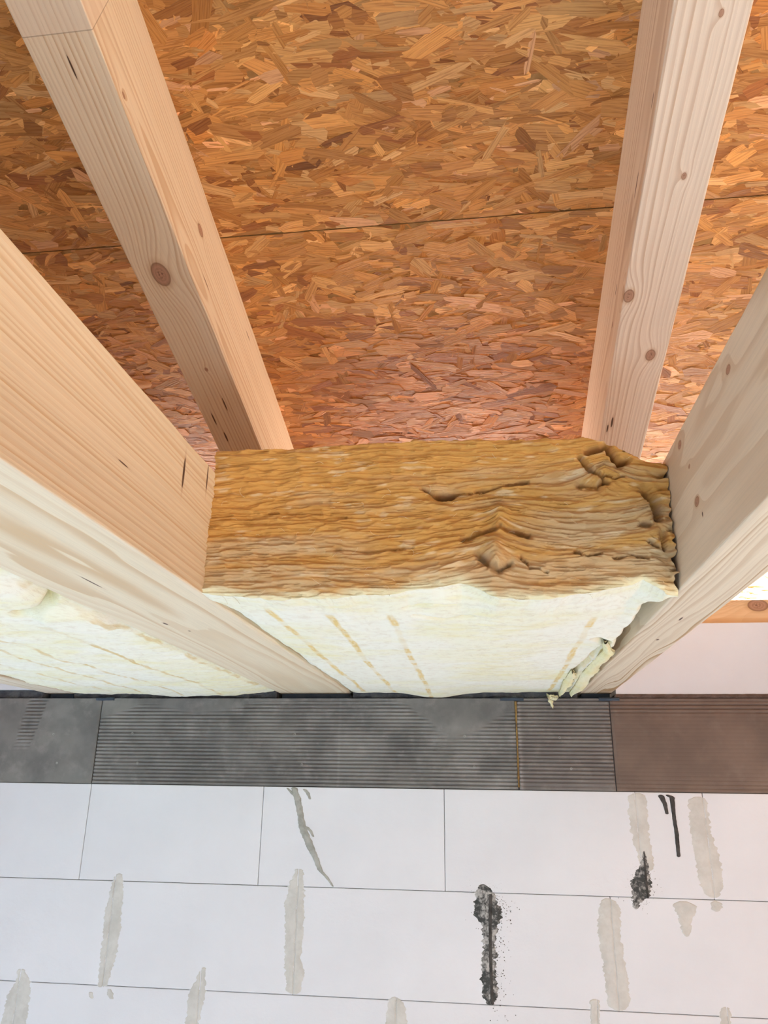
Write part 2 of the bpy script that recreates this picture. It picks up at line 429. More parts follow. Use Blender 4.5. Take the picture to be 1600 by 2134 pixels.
# glue smears and drips on the blocks: thin domed skins with ragged borders
def mat_smear():
    s = NT('glue_smear'); p = s.obj()
    col = s.mix(s.ramp(s.noise(p, 22.0, 5, 0.65), 0.3, 0.7), (0.56, 0.565, 0.54), (0.67, 0.675, 0.65))
    s.bump(s.noise(p, 220.0, 3, 0.6), 0.35, 0.0008); return s.fin(col, 0.85, 0.25)
def mat_dark_smear():
    s = NT('bitumen_smear'); p = s.obj()
    n = s.noise(p, 95.0, 5, 0.75); m = s.noise(p, 28.0, 3, 0.6)
    col = s.mix(s.ramp(s.math('ADD', n, s.math('MULTIPLY', m, 0.6)), 0.70, 0.98), (0.055, 0.06, 0.06), (0.50, 0.50, 0.49))
    s.bump(n, 0.5, 0.001); return s.fin(col, 0.8, 0.3)
M_smear, M_dsmear = mat_smear(), mat_dark_smear()
M_drip = mat_flat('glue_drip', (0.33, 0.34, 0.31), (0.47, 0.48, 0.45), 60, bump=0.5)
M_bdrip = mat_flat('bitumen_drip', (0.045, 0.045, 0.045), (0.10, 0.095, 0.09), 40, bump=0.5)
def smear(name, pts, mat, seed, jag=0.0035, thick=0.0013, nc=9, y0=D, seam=None):
    pts = sorted(pts); zz = np.array([p[0] for p in pts]); a = np.array([p[1] for p in pts]); b = np.array([p[2] for p in pts])
    zs = np.arange(zz[0], zz[-1], 0.0016); zs = np.append(zs, zz[-1])
    A = np.interp(zs, zz, a); B = np.interp(zs, zz, b); wdt = B - A
    k = np.minimum(1, wdt / 0.02)
    A = A + (fbm(zs * 160, zs * 0 + 1.5, seed, 4) - 0.5) * jag * 3 * k; B = B + (fbm(zs * 160, zs * 0 + 8.5, seed + 3, 4) - 0.5) * jag * 3 * k
    e = np.minimum((zs - zs[0]), (zs[-1] - zs)); sq = np.sqrt(np.clip(e / (0.5 * wdt.clip(0.004) * 0.35), 0.12, 1))
    m = (A + B) / 2; A = m + (A - m) * sq; B = m + (B - m) * sq
    u = np.linspace(0, 1, nc); X = A[:, None] * (1 - u) + B[:, None] * u; Z = np.repeat(zs[:, None], nc, 1)
    dome = (1 - (2 * u - 1) ** 6)[None, :]
    Y = y0 + 0.0008 - (thick + 0.0008) * dome * (0.75 + 0.5 * fbm(X * 200, Z * 200, seed, 3)) * np.minimum(1, (e / 0.003 + 0.3))[:, None]
    if seam is not None: Y = np.minimum(D + 0.0006, Y + 0.0022 * np.exp(-((X - seam + 0.0006 * np.sin(Z * 90)) / 0.0011) ** 2))
    V = np.stack([X, Y, Z], -1).reshape(-1, 3)
    link(name, mesh_np(name, V, grid_faces(nc, len(zs))), mat, wall)
SM = {'pale': [[(1.9701, -0.9956, -0.9741), (1.947, -1.0031, -0.9683), (1.9126, -1.0089, -0.9637), (1.8563, -1.0154, -0.9588), (1.812, -1.0116, -0.9606), (1.7682, -1.0117, -0.965), (1.725, -1.0093, -0.9771), (1.7057, -1.0103, -0.9846)],
[(1.9943, -0.5055, -0.4878), (1.9605, -0.5214, -0.4798), (1.9049, -0.5333, -0.477), (1.8399, -0.527, -0.4763), (1.7973, -0.5269, -0.4803), (1.7608, -0.5247, -0.4699), (1.7122, -0.5133, -0.4795)],
[(1.7397, -1.232, -1.2107), (1.7108, -1.2344, -1.1883), (1.6784, -1.2521, -1.1786), (1.5992, -1.2603, -1.1799)],
[(1.7621, -0.7375, -0.7237), (1.7302, -0.7519, -0.7207), (1.6985, -0.7674, -0.7202), (1.6214, -0.768, -0.7324)],
[(2.1914, 0.3423, 0.3894), (2.1371, 0.3398, 0.3899), (2.0817, 0.344, 0.3902), (2.0383, 0.3549, 0.3939), (2.0114, 0.3615, 0.3912)],
[(2.1846, 0.4899, 0.5396), (2.1398, 0.4882, 0.5398), (2.0958, 0.4854, 0.54), (2.0633, 0.4873, 0.5528), (2.0153, 0.4907, 0.5578), (1.9837, 0.4925, 0.5559), (1.9556, 0.5113, 0.539)],
[(1.9481, 0.2602, 0.2945), (1.9189, 0.2522, 0.3067), (1.8773, 0.2467, 0.303), (1.8265, 0.2505, 0.3041), (1.7768, 0.2554, 0.3107), (1.7327, 0.2573, 0.3121), (1.7114, 0.2643, 0.3026)],
[(1.9472, 0.4181, 0.4884), (1.9245, 0.4324, 0.4801), (1.8885, 0.4395, 0.4649), (1.8712, 0.4486, 0.4563)],
[(1.7179, -0.2558, -0.2312), (1.6999, -0.2649, -0.2182), (1.6454, -0.27, -0.2122)],
[(1.7332, 0.2168, 0.2388), (1.706, 0.2169, 0.2411), (1.6674, 0.2151, 0.2359)],
[(1.7306, 0.5133, 0.5313), (1.7143, 0.5049, 0.5345), (1.6811, 0.5038, 0.5248)],
[(1.9504, 0.5162, 0.5383), (1.937, 0.5123, 0.5421), (1.9267, 0.5188, 0.5353)],
[(1.696, -1.0309, -1.0193), (1.6857, -1.0267, -1.0126), (1.6795, -1.0194, -1.013)],
[(1.7045, -0.9792, -0.9689), (1.689, -0.9769, -0.9591), (1.6808, -0.9681, -0.9579)]], 'dark': [[(1.9715, -0.03, -0.0181), (1.9553, -0.0448, -0.0008), (1.9201, -0.0516, 0.0192), (1.899, -0.0498, 0.0242), (1.8833, -0.0302, 0.0119), (1.831, -0.0317, 0.0019), (1.7798, -0.0355, 0.0001), (1.7297, -0.037, 0.0064), (1.7108, -0.0261, -0.0057)],
[(2.0578, 0.3706, 0.3741), (2.022, 0.358, 0.3843), (1.9896, 0.331, 0.3867), (1.9578, 0.3326, 0.3779), (1.9418, 0.3334, 0.356), (1.926, 0.3376, 0.3467)]], 'drip': [[(2.1927, -0.5307, -0.5123), (2.1628, -0.5199, -0.499), (2.1213, -0.5085, -0.4903), (2.0863, -0.5008, -0.4789), (2.052, -0.483, -0.46), (2.0181, -0.4622, -0.4445), (1.9901, -0.4458, -0.4332), (1.9771, -0.4289, -0.4189), (1.9542, -0.408, -0.403)],
[(2.1883, -0.4983, -0.4865), (2.1788, -0.4886, -0.4769), (2.1621, -0.4787, -0.4722)],
[(2.19, -0.5431, -0.5365), (2.1805, -0.5347, -0.5228), (2.1711, -0.5236, -0.5118)],
[(2.0958, -0.4878, -0.4774), (2.0844, -0.4756, -0.4653), (2.0706, -0.4653, -0.4589)]], 'bdrip': [[(2.1877, 0.4171, 0.4335), (2.1664, 0.4277, 0.4393), (2.1418, 0.4327, 0.4408)],
[(2.188, 0.4311, 0.4521), (2.1813, 0.4456, 0.4595), (2.1387, 0.4479, 0.4571), (2.0945, 0.4494, 0.4597), (2.0445, 0.449, 0.4581)],
[(1.9504, -0.0123, -0.0016), (1.878, -0.0151, -0.0058), (1.8055, -0.0163, -0.007), (1.7448, -0.0159, -0.0068), (1.711, -0.0142, -0.0062)],
[(2.0545, 0.3714, 0.3737), (2.0274, 0.3682, 0.374), (1.9847, 0.3669, 0.3737), (1.951, 0.3687, 0.3744)]]}
sd = 100
for k, nm, mt, jg, th in (('pale', 'glue_smear', M_smear, 0.0048, 0.0012), ('dark', 'bitumen_smear', M_dsmear, 0.007, 0.0016),
                          ('drip', 'glue_drip', M_drip, 0.0022, 0.0024), ('bdrip', 'bitumen_drip', M_bdrip, 0.001, 0.0030)):
    for s_ in SM[k]:
        sd += 7; zm = sum(p[0] for p in s_) / len(s_); lo_, hi_ = min(p[1] for p in s_), max(p[2] for p in s_)
        row = rows[0] if zm > 1.952 else (rows[1] if zm > 1.711 else rows[2])
        sx_ = [q for q in row if lo_ < q < hi_] if k == 'pale' else []
        smear(nm, s_, mt, sd, jg, th, 45 if k == 'pale' else 13, seam=sx_[0] if sx_ else None)
# speckles around the dark smears
V = []; F = []
for cx, cz, sx, sz, n in ((0.004, 1.91, 0.022, 0.03, 150), (-0.01, 1.96, 0.018, 0.01, 60), (0.008, 1.80, 0.012, 0.07, 130), (0.355, 1.985, 0.022, 0.022, 130), (0.35, 1.945, 0.014, 0.012, 50)):
    for i in range(n):
        x = random.gauss(cx, sx); z = random.gauss(cz, sz); r = random.uniform(0.0004, 0.0016); b = len(V)
        for k in range(6):
            a = k * PI / 3; V.append((x + r * random.uniform(.5, 1.5) * math.cos(a), D + 0.0006, z + r * random.uniform(.5, 1.5) * math.sin(a)))
        V.append((x, D - 0.0009, z))
        for k in range(6): F.append((b + k, b + (k + 1) % 6, b + 6))
tag(link('bitumen_speckle', mesh('bitumen_speckle', V, F), M_bdrip, wall), kind='stuff')

# top of the wall: mortar bed, blocks between the joists, bearing pads
JB = 2.4408                                     # underside of the joists
JO = [(-1.2800, -1.2000), (-0.5800, -0.3780), (0.2470, 0.3300), (0.9600, 1.0430)]
bays = [(XL, -1.29), (-1.192, -0.588), (-0.37, 0.239), (0.338, 0.952), (1.051, XR)]
def lumpy(name, x0, x1, z0, z1, y0, y1, mat, amp, seed):
    nx = max(8, int((x1 - x0) / 0.005)); pr = []
    xs = np.linspace(x0, x1, nx); K = 10; V = []
    ang = np.linspace(0, PI, K)                  # rounded lip facing the room
    for x in xs:
        for k, a in enumerate(ang):
            n = float(fbm(np.array(x * 70), np.array(k * 0.7), seed, 3)) - 0.5
            V.append((x, y0 + (1 - math.sin(a)) * 0.005 + n * amp, z0 + (z1 - z0) * (0.5 - 0.5 * math.cos(a)) + (n * amp * 0.6 if k else 0)))
        V.append((x, y1, z1)); V.append((x, y1, z0))
    K += 2; F = [(i * K + k, i * K + (k + 1) % K, (i + 1) * K + (k + 1) % K, (i + 1) * K + k) for i in range(nx - 1) for k in range(K)]
    F += [tuple(range(K)), tuple((nx - 1) * K + k for k in range(K))]
    link(name, mesh(name, V, F, True), mat, wall)
for n, (a, b) in enumerate(bays):
    lumpy('mortar_bed', a, b, 2.4245, 2.4365 if n > 2 else 2.4500, D + (0.002 if n > 2 else 0.012), D + 0.20, M_mbed_brown if n > 2 else M_mbed, 0.004 if n > 2 else 0.012, n)
    m = (a + b) / 2
    for p, q in ((a, b),):
        block(p, q, 2.4355 if n > 2 else 2.4490, 2.6245, y0=D + 0.006, y1=D + 0.20)
for (a, b) in JO:
    box('bearing_pad', a + 0.004, b - 0.004, D + 0.03, D + 0.20, 2.4245, JB, M_bit, wall, 0.001)
for (x0, x1) in ((0.034, 0.096), (0.292, 0.345), (-1.115, -1.06)):
    lumpy('bitumen_strip', x0, x1, 2.4185, 2.4275, D - 0.004, D + 0.01, M_bit, 0.003, int(x0 * 100))

# ------------------------------------------------------------------ rest of the room
tag(box('floor', XL, 1.95, -2.9, D + 0.3, -0.12, 0.0, M_floor), kind='structure')
def wall_with_openings(name, axis, pos, th, lo, hi, z1, holes, mat):
    """wall of boxes round rectangular openings, one mesh"""
    V = []; F = []
    cuts = sorted({lo, hi} | {h[0] for h in holes} | {h[1] for h in holes}); zc = sorted({0.0, z1} | {h[2] for h in holes} | {h[3] for h in holes})
    for a, b in zip(cuts[:-1], cuts[1:]):
        for c, d in zip(zc[:-1], zc[1:]):
            if any(h[0] <= a and b <= h[1] and h[2] <= c and d <= h[3] for h in holes): continue
            v, f = box_vf(a, b, pos, pos + th, c, d) if axis == 'x' else box_vf(pos, pos + th, a, b, c, d)
            n = len(V); V += v; F += [tuple(n + i for i in q) for q in f]
    return tag(link(name, mesh(name, V, F), mat), kind='structure')
wall_with_openings('wall_back', 'x', -3.14, 0.24, XL, XR, 4.1, [(-1.9, -0.2, 0.7, 2.2), (0.2, 1.6, 0.7, 2.2)], M_block)
wall_with_openings('wall_right', 'y', XR, 0.24, -3.14, D + 0.24, 4.1, [(-0.6, 0.6, 1.3, 2.2), (-0.95, 0.35, 2.5, 3.06)], M_bounce_clay)  # unseen wall; both openings added to house the warm fill lamps
wall_with_openings('wall_left', 'y', XL - 0.24, 0.24, -3.14, D + 0.24, 4.1, [(-1.6, 0.4, 0.9, 2.2)], M_block)

# ------------------------------------------------------------------ timber
E1, L1 = (0.84, 0.73, 0.54), (0.66, 0.46, 0.25)
E2, L2 = (0.83, 0.74, 0.60), (0.60, 0.44, 0.28)
SL = math.radians(14.4)
J0 = -2.88
def joist(x0, x1, seed, mat, label, group='ceiling joists', wane=None):
    o = beam('ceiling_joist', x1 - x0, 0.18, D + 0.20 - J0, seed, 150, 0.0028, wane, mat)
    o.location = ((x0 + x1) / 2, J0, JB); tag(o, label, 'joist', group); return o
def jl(o_x, pts, k=3):     # world -> joist local
    return [(x - o_x, y - J0, z - JB) + tuple(r) for (x, y, z, *r) in pts]
mj1 = wood('spruce_left_joist', E1, L1, pith=(0.012, 0.34), ring=0.0070, warp=0.019, seed=2.0, strength=1.0,
           knots=jl(-0.479, [(-0.58, 1.8, 2.50, 0.012)]),
           slits=jl(-0.479, [(-0.5113, 1.168, JB, 0.009, 0.0024), (-0.4946, 1.23, JB, 0.003, 0.002), (-0.50, 0.90, JB, 0.03, 0.0012), (-0.378, 0.868, 2.575, 0.003, 0.022), (-0.378, 0.949, 2.600, 0.002, 0.02), (-0.378, 0.71, 2.52, 0.012, 0.0008)]))
mj2 = wood('spruce_right_joist', (0.82, 0.70, 0.53), (0.50, 0.31, 0.15), pith=(0.17, 0.06), ring=0.0090, warp=0.050, seed=5.3, strength=1.5,
           knots=jl(0.2885, [(0.247, 0.706, 2.5936, 0.0045), (0.247, 0.9088, 2.6044, 0.0052), (0.247, 0.868, 2.5139, 0.0058), (0.247, 0.88, 2.563, 0.0025)]),
           slits=jl(0.2885, [(0.2912, 1.3529, JB, 0.006, 0.0022), (0.2906, 1.18, JB, 0.012, 0.0016), (0.247, 0.853, 2.493, 0.002, 0.003)]))
mj3 = wood('spruce_plain', E2, L2, pith=(0.02, -0.07), ring=0.006, warp=0.02, seed=8.1)
joist(*JO[1], 3, mj1, 'wide pale spruce ceiling joist left of the open insulation batt', wane=(1, 0.008))
joist(*JO[2], 9, mj2, 'narrow pale spruce ceiling joist right of the open insulation batt')
joist(*JO[0], 14, mj3, 'spruce joist mostly hidden behind insulation at the far left, above the left grey board')
joist(*JO[3], 17, mj3, 'spruce joist outside the picture, right of the uninsulated bay')

RY0 = -2.8
rz0 = 2.684 + (D - RY0) * math.tan(SL)
RM = Matrix.Translation((0, RY0, rz0)) @ Matrix.Rotation(-SL, 4, 'X')
def rafter(xc, w_, seed, mat, label):
    o = beam('roof_rafter', w_, 0.178, 5.55, seed, 170, 0.0026, None, mat)
    o.matrix_world = Matrix.Translation((xc, 0, 0)) @ RM
    return tag(o, label, 'rafter', 'roof rafters')
def rl(xc, pts):
    inv = (Matrix.Translation((xc, 0, 0)) @ RM).inverted(); out = []
    for (x, y, z, *r) in pts:
        p = inv @ Vector((x, y, z)); out.append((p.x, p.y, p.z) + tuple(r))
    return out
xa, xb = -0.502, 0.2838
jy = rl(xa, [(-0.5, 0.632, 3.069)])[0][1]
mr1 = wood('spruce_left_rafter', (0.84, 0.70, 0.50), (0.58, 0.36, 0.18), pith=(0.09, 0.03), ring=0.0062, warp=0.016, seed=3.7, strength=1.05,
           knots=rl(xa, [(-0.5056, 0.9857, 2.9778, 0.0150), (-0.455, 1.005, 3.0769, 0.008), (-0.4991, 1.1966, 2.9237, 0.003), (-0.455, 0.72, 3.06, 0.003)]),
           slits=rl(xa, [(-0.5014, 0.6706, 3.0587, 0.016, 0.0012), (-0.455, 1.0521, 3.0055, 0.016, 0.0011), (-0.455, 1.2837, 3.0484, 0.014, 0.0012), (-0.528, 1.33, 2.89, 0.02, 0.0016), (-0.493, 1.29, 2.90, 0.02, 0.0014), (-0.52, 1.385, 2.875, 0.016, 0.0018)]),
           joint=(jy, (0.80, 0.66, 0.50)))
mr2 = wood('spruce_right_rafter', (0.82, 0.70, 0.56), (0.54, 0.37, 0.24), pith=(-0.11, 0.02), ring=0.0066, warp=0.022, seed=6.4, strength=1.2,
           knots=rl(xb, [(0.2468, 1.0898, 2.9511, 0.0085), (0.302, 1.2212, 2.9173, 0.0085), (0.2929, 0.8894, 3.0025, 0.0035), (0.2951, 0.689, 3.054, 0.003)]),
           slits=rl(xb, [(0.2576, 1.3925, 2.8734, 0.016, 0.002), (0.251, 1.41, 2.868, 0.014, 0.0018), (0.2386, 0.93, 3.03, 0.022, 0.002), (0.2386, 0.80, 3.05, 0.012, 0.0015), (0.2386, 1.14, 3.0, 0.013, 0.0016), (0.2386, 1.2, 2.97, 0.008, 0.0016)]))
rafter(xa, 0.0935, 21, mr1, 'spruce roof rafter above the wide left joist, with a large round knot')
rafter(xb, 0.0905, 25, mr2, 'greyish spruce roof rafter above the narrow right joist, with two knots')
rafter(xa - 0.786, 0.09, 27, mj3, 'spruce rafter outside the picture on the left')
rafter(xb + 0.786, 0.09, 29, mj3, 'spruce rafter outside the picture on the right')
# wall plate
mp = wood('spruce_plate', (0.78, 0.55, 0.32), (0.60, 0.33, 0.14), pith=(0.05, -0.05), ring=0.006, warp=0.02, seed=9.0, strength=0.7,
          knots=[(-0.06, XR - 0.738, 0.050, 0.017)])
pl = beam('wall_plate', 0.12, 0.0655, XR - XL, 31, 80, 0.002, None, mp)
pl.matrix_world = Matrix.Translation((XR, D + 0.092, 2.6258)) @ Matrix.Rotation(PI / 2, 4, 'Z')
tag(pl, 'orange timber wall plate lying on the pink-lit blocks at the right', 'wall plate')

# ------------------------------------------------------------------ roof deck
ceil = tag(link('ceiling', mesh('ceiling', *box_vf(XL, XR, 0, 5.75, 0.196, 0.21)), M_felt), kind='structure')
ceil.matrix_world = RM
def mat_strand():
    s = NT('osb_strand')
    a = s.n.new('ShaderNodeAttribute'); a.attribute_name = 'Col'
    g = s.n.new('ShaderNodeAttribute'); g.attribute_name = 'g'
    v = g.outputs['Vector']
    n = s.noise(s.vmath('MULTIPLY', v, (14.0, 420.0, 1.0)), 1.0, 3, 0.65)
    n2 = s.noise(s.vmath('MULTIPLY', v, (30.0, 1100.0, 1.0)), 1.0, 2, 0.6)
    n3 = s.noise(v, 45.0, 3, 0.6)
    col = s.mix(s.ramp(n, 0.42, 0.68, 0.0, 0.7), a.outputs['Color'], s.mix(1.0, a.outputs['Color'], (0.48, 0.34, 0.22), 'MULTIPLY'))
    col = s.mix(s.ramp(n2, 0.55, 0.8, 0.0, 0.35), col, s.mix(0.5, a.outputs['Color'], (0.85, 0.62, 0.38)))
    col = s.mix(s.ramp(n3, 0.6, 0.8, 0.0, 0.35), col, (0.30, 0.13, 0.04))
    s.bump(s.math('ADD', n, s.math('MULTIPLY', n2, 0.6)), 0.6, 0.0009)
    return s.fin(col, 0.5, 0.4)
M_str = mat_strand()
M_osb = mat_flat('osb_core', (0.30, 0.15, 0.05), (0.46, 0.26, 0.10), 25, bump=0.6)
PAL = np.array([(0.55, 0.30, 0.10), (0.60, 0.345, 0.13), (0.47, 0.235, 0.07), (0.64, 0.40, 0.17), (0.55, 0.30, 0.11), (0.70, 0.47, 0.24), (0.42, 0.20, 0.06), (0.70, 0.44, 0.27), (0.34, 0.15, 0.05)])
PAL = PAL * np.array((1.05, 0.88, 0.66))
PW = np.array([.19, .18, .12, .13, .14, .08, .07, .04, .05])
def strands(x0, x1, y0, y1, n, seed, big=False):
    """n flakes on the underside of a board: returns vertices (n,20,3), colours, grain coordinates"""
    r = np.random.default_rng(seed)
    L = np.exp(r.normal(math.log(0.056), 0.5, n)).clip(0.008, 0.13)
    if big: L = r.uniform(0.045, 0.13, n)
    W = (L * np.exp(r.normal(math.log(0.22), 0.5, n))).clip(0.0009, 0.026)
    if big: W = r.uniform(0.008, 0.024, n)
    th = r.normal(0, 0.24, n); wild = r.random(n) < (0.13 if not big else 0.3); th = np.where(wild, r.uniform(-1.5, 1.5, n), th)
    cx = r.uniform(x0, x1, n); cy = r.uniform(y0, y1, n)
    t = np.array([-0.5, -0.36, -0.1, 0.15, 0.38, 0.5, 0.40, 0.1, -0.15, -0.40]); sgn = np.array([-0.5, -1, -1, -1, -1, 0.2, 1, 1, 1, 1]) * 0.5
    lx = t[None] * L[:, None] * (1 + r.normal(0, 0.03, (n, 10))) + r.uniform(-0.25, 0.25, n)[:, None] * W[:, None] * sgn[None] * 2
    ly = sgn[None] * W[:, None] * (1 + r.normal(0, 0.13, (n, 10)))
    # gentle bend
    ly = ly + (r.normal(0, 0.5, n)[:, None] * lx ** 2)
    h = r.uniform(0.0003, 0.0010, n)
    if big: h = r.uniform(0.0008, 0.0011, n)
    tx = r.normal(0, 0.004, n); ty = r.normal(0, 0.011, n)
    hz = h[:, None] + tx[:, None] * lx + ty[:, None] * ly + r.normal(0, 0.00006, (n, 10))
    c, s_ = np.cos(th)[:, None], np.sin(th)[:, None]
    X = (cx[:, None] + lx * c - ly * s_).clip(x0, x1); Y = (cy[:, None] + lx * s_ + ly * c).clip(y0, y1)
    top = np.stack([X, Y, -hz.clip(0.0002, 0.0045)], -1); bot = np.stack([X, Y, np.full_like(X, 0.0006)], -1)
    V = np.concatenate([top, bot], 1)
    col = PAL[r.choice(len(PAL), n, p=PW)] * np.exp(r.normal(0.03, 0.17, n))[:, None]
    G = np.stack([lx + r.uniform(0, 40, n)[:, None], ly + r.uniform(0, 40, n)[:, None], np.zeros_like(lx)], -1)
    return V, np.repeat(col[:, None], 20, 1), np.concatenate([G, G], 1)
def strand_mesh(name, V, C, G):
    n = len(V); base = (np.arange(n) * 20)[:, None]
    me = bpy.data.meshes.new(name)
    k = np.arange(10); k2 = (k + 1) % 10
    side = np.stack([k, k2, k2 + 10, k + 10], -1).ravel()
    li = np.concatenate([base + k[::1][None, ::-1] if False else base + k[None], base + side[None]], 1)     # per strand: 10-gon then 10 quads
    vi = li.ravel(); per = np.array([10] + [4] * 10)
    tot = np.tile(per, n); st = np.concatenate([[0], np.cumsum(tot)[:-1]])
    me.vertices.add(n * 20); me.vertices.foreach_set('co', V.astype(np.float32).ravel())
    me.loops.add(len(vi)); me.loops.foreach_set('vertex_index', vi.astype(np.int32))
    me.polygons.add(len(tot)); me.polygons.foreach_set('loop_start', st.astype(np.int32)); me.polygons.foreach_set('loop_total', tot.astype(np.int32))
    me.update(calc_edges=True); me.validate(); me.shade_flat()
    set_col(me, C.reshape(-1, 3)); set_vec(me, G.reshape(-1, 3))
    me.materials.append(M_str)
    return me
# seams across the rafters; board local y = distance down the slope, z = 0 on the underside
def s_of(Y): return (Y - RY0) / math.cos(SL)
off = 0.178
ymid = (1.095 - RY0) / math.cos(SL) + off * math.tan(SL) * 0   # board plane is offset along the normal
seamY = []
inv = RM.inverted()
s0 = (inv @ Vector((0, 1.0935, 3.1338))).y
bs = [s0 - 3 * 1.25, s0 - 2 * 1.25, s0 - 1.25, s0, s0 + 1.25, 5.75]
bs = [max(0.0, b) for b in bs]
def board(x0, x1, y0, y1, n, nbig, seed, singles):
    g = 0.0012
    x0 += g; x1 -= g; y0 += g; y1 -= g
    b = link('osb_board', mesh('osb_board', *box_vf(x0, x1, y0, y1, 0.0, 0.018)), M_osb, ceil)
    b.location = (0, 0, off)
    V, C, G = strands(x0, x1, y0, y1, n, seed)
    o = link('wood_strands', strand_mesh('wood_strands', V, C, G), None, b); tag(o, kind='stuff')
    if nbig:
        V, C, G = strands(x0, x1, y0, y1, nbig, seed + 50, True)
        if singles:
            for i in range(len(V)):
                link('wood_strand', strand_mesh('wood_strand', V[i:i+1], C[i:i+1], G[i:i+1]), None, b)
        else:
            tag(link('wood_strands', strand_mesh('wood_strands', V, C, G), None, b), kind='stuff')
seed = 60
for k in range(5):
    y0, y1 = bs[k], bs[k + 1]
    if y1 - y0 < 0.05: continue
    for (x0, x1) in ((XL, -1.288), (-1.288, xb), (xb, XR)):
        seed += 1
        A = (x1 - x0) * (y1 - y0)
        seen = k in (2, 3) and x1 > -1.2
        vis = 5200 if seen else (2500 if k == 4 else 500)
        board(x0, x1, y0, y1, int(A * vis), int(A * 190) if seen else int(A * 60), seed, seen)

# ------------------------------------------------------------------ glass wool
def mat_wool():
    s = NT('glass_wool'); p = s.obj()
    a = s.n.new('ShaderNodeAttribute'); a.attribute_name = 'Col'
    n = s.noise(s.vmath('MULTIPLY', p, (55.0, 55.0, 620.0)), 1.0, 4, 0.65, 0.6)
    n2 = s.noise(s.vmath('MULTIPLY', p, (90.0, 500.0, 500.0)), 1.0, 4, 0.7, 0.8)
    col = s.mix(s.ramp(n, 0.45, 0.75, 0.0, 0.28), a.outputs['Color'], s.mix(1.0, a.outputs['Color'], (0.62, 0.50, 0.38), 'MULTIPLY'))
    s.bump(s.math('ADD', n, s.math('MULTIPLY', n2, 0.6)), 0.5, 0.0014)
    s.b.inputs['Sheen Weight'].default_value = 0.15
    return s.fin(col, 0.95, 0.1)
M_wool = mat_wool()
CR = {'slit': [(-0.0798, 2.5841), (-0.0633, 2.5764), (-0.047, 2.573), (-0.0273, 2.578), (0.0052, 2.5796), (0.0377, 2.5854), (0.0634, 2.5872)], 'hole': [(-0.0548, 2.5747), (-0.0404, 2.5735)], 'f1': [(-0.0255, 2.51), (-0.003, 2.5181), (0.0227, 2.5268), (0.0351, 2.5217), (0.0597, 2.511)], 'r1': [(0.0247, 2.5471), (0.0239, 2.5267)], 'f2': [(-0.0039, 2.4861), (0.0083, 2.474), (0.0205, 2.4673), (0.0331, 2.4735)], 'r2': [(0.0166, 2.4988), (0.017, 2.4738)], 'c1': [(0.1439, 2.6305), (0.1555, 2.6328), (0.1699, 2.6379), (0.1751, 2.6248), (0.1841, 2.6118), (0.1937, 2.6142)], 'c2': [(0.1344, 2.6216), (0.1395, 2.6143), (0.1441, 2.6071), (0.1591, 2.5974), (0.1656, 2.5854)], 'c3': [(0.1657, 2.5868), (0.1545, 2.5796), (0.1422, 2.5814), (0.134, 2.5817)], 'c4': [(0.1639, 2.5958), (0.1741, 2.5899), (0.1898, 2.5914)], 's2': [(0.1203, 2.4909), (0.1277, 2.4849), (0.1411, 2.4852), (0.1515, 2.4862)], 'h1': [(0.2155, 2.5698), (0.2245, 2.556), (0.2285, 2.5358)], 'h2': [(0.2081, 2.5252), (0.2152, 2.5237)], 'h3': [(0.2309, 2.5127), (0.2315, 2.49)], 'h4': [(0.2147, 2.5002), (0.2258, 2.4921)], 'e': [(0.2297, 2.6071), (0.2305, 2.5795), (0.2324, 2.539), (0.2343, 2.4996), (0.2361, 2.4613)], 'm1': [(-0.2951, 2.556), (-0.2402, 2.5557), (-0.1859, 2.5483)], 'm2': [(-0.1976, 2.501), (-0.1383, 2.4961), (-0.0929, 2.5017)], 'm3': [(0.1678, 2.4788), (0.1921, 2.4827), (0.2095, 2.4778)], 'm4': [(0.0491, 2.4848), (0.0607, 2.4683), (0.0819, 2.4634)]}
def wool_bottom(X, Y, seed):
    """fine relief of the felted underside"""
    d = (fbm(X * 7, Y * 9, seed, 3) - 0.5) * 0.014
    d = d + (fbm(X * 26, Y * 60, seed + 3, 4) - 0.5) * 0.0042
    d = d + (fbm(X * 60, Y * 220, seed + 6, 3) - 0.5) * 0.0018
    return d
def wool_col(X, Y, seed):
    n = fbm(X * 6, Y * 9, seed, 4); m = fbm(X * 24, Y * 70, seed + 2, 4)
    c0 = np.array((0.93, 0.92, 0.73)); c1 = np.array((0.90, 0.85, 0.50)); c2 = np.array((0.94, 0.945, 0.85))
    a = sstep(0.46, 0.78, n * 0.5 + m * 0.5)[..., None] * 0.8; b = sstep(0.55, 0.35, n)[..., None]
    return (c0 * (1 - a) + c1 * a) * (1 - b * 0.6) + c2 * b * 0.6
def stripes(X, Y, xs, seed, wd=0.0046):
    m = np.zeros_like(X)
    for i, (xa_, xb_, ya, yb, st) in enumerate(xs):
        xc = xa_ + (xb_ - xa_) * (Y - 1.1) / 1.0 + (fbm(Y * 6, Y * 0 + i, seed + i, 2) - 0.5) * 0.006
        w_ = wd * (0.6 + 0.9 * fbm(Y * 40, Y * 0 + 5, seed + 30 + i, 3))
        dash = sstep(0.30, 0.48, vnoise(Y * 26, Y * 0 + 3.0 * i, seed + 60 + i)) * 0.75 + 0.25
        edge = sstep(0.25, 0.6, fbm(X * 300, Y * 60, seed + 90, 2))
        m = np.maximum(m, (1 - sstep(w_ * 0.6, w_ * 1.5, np.abs(X - xc))) * dash * st * (0.6 + 0.4 * edge) * sstep(ya - 0.02, ya + 0.02, Y) * (1 - sstep(yb - 0.02, yb + 0.02, Y)))
    return m[..., None]
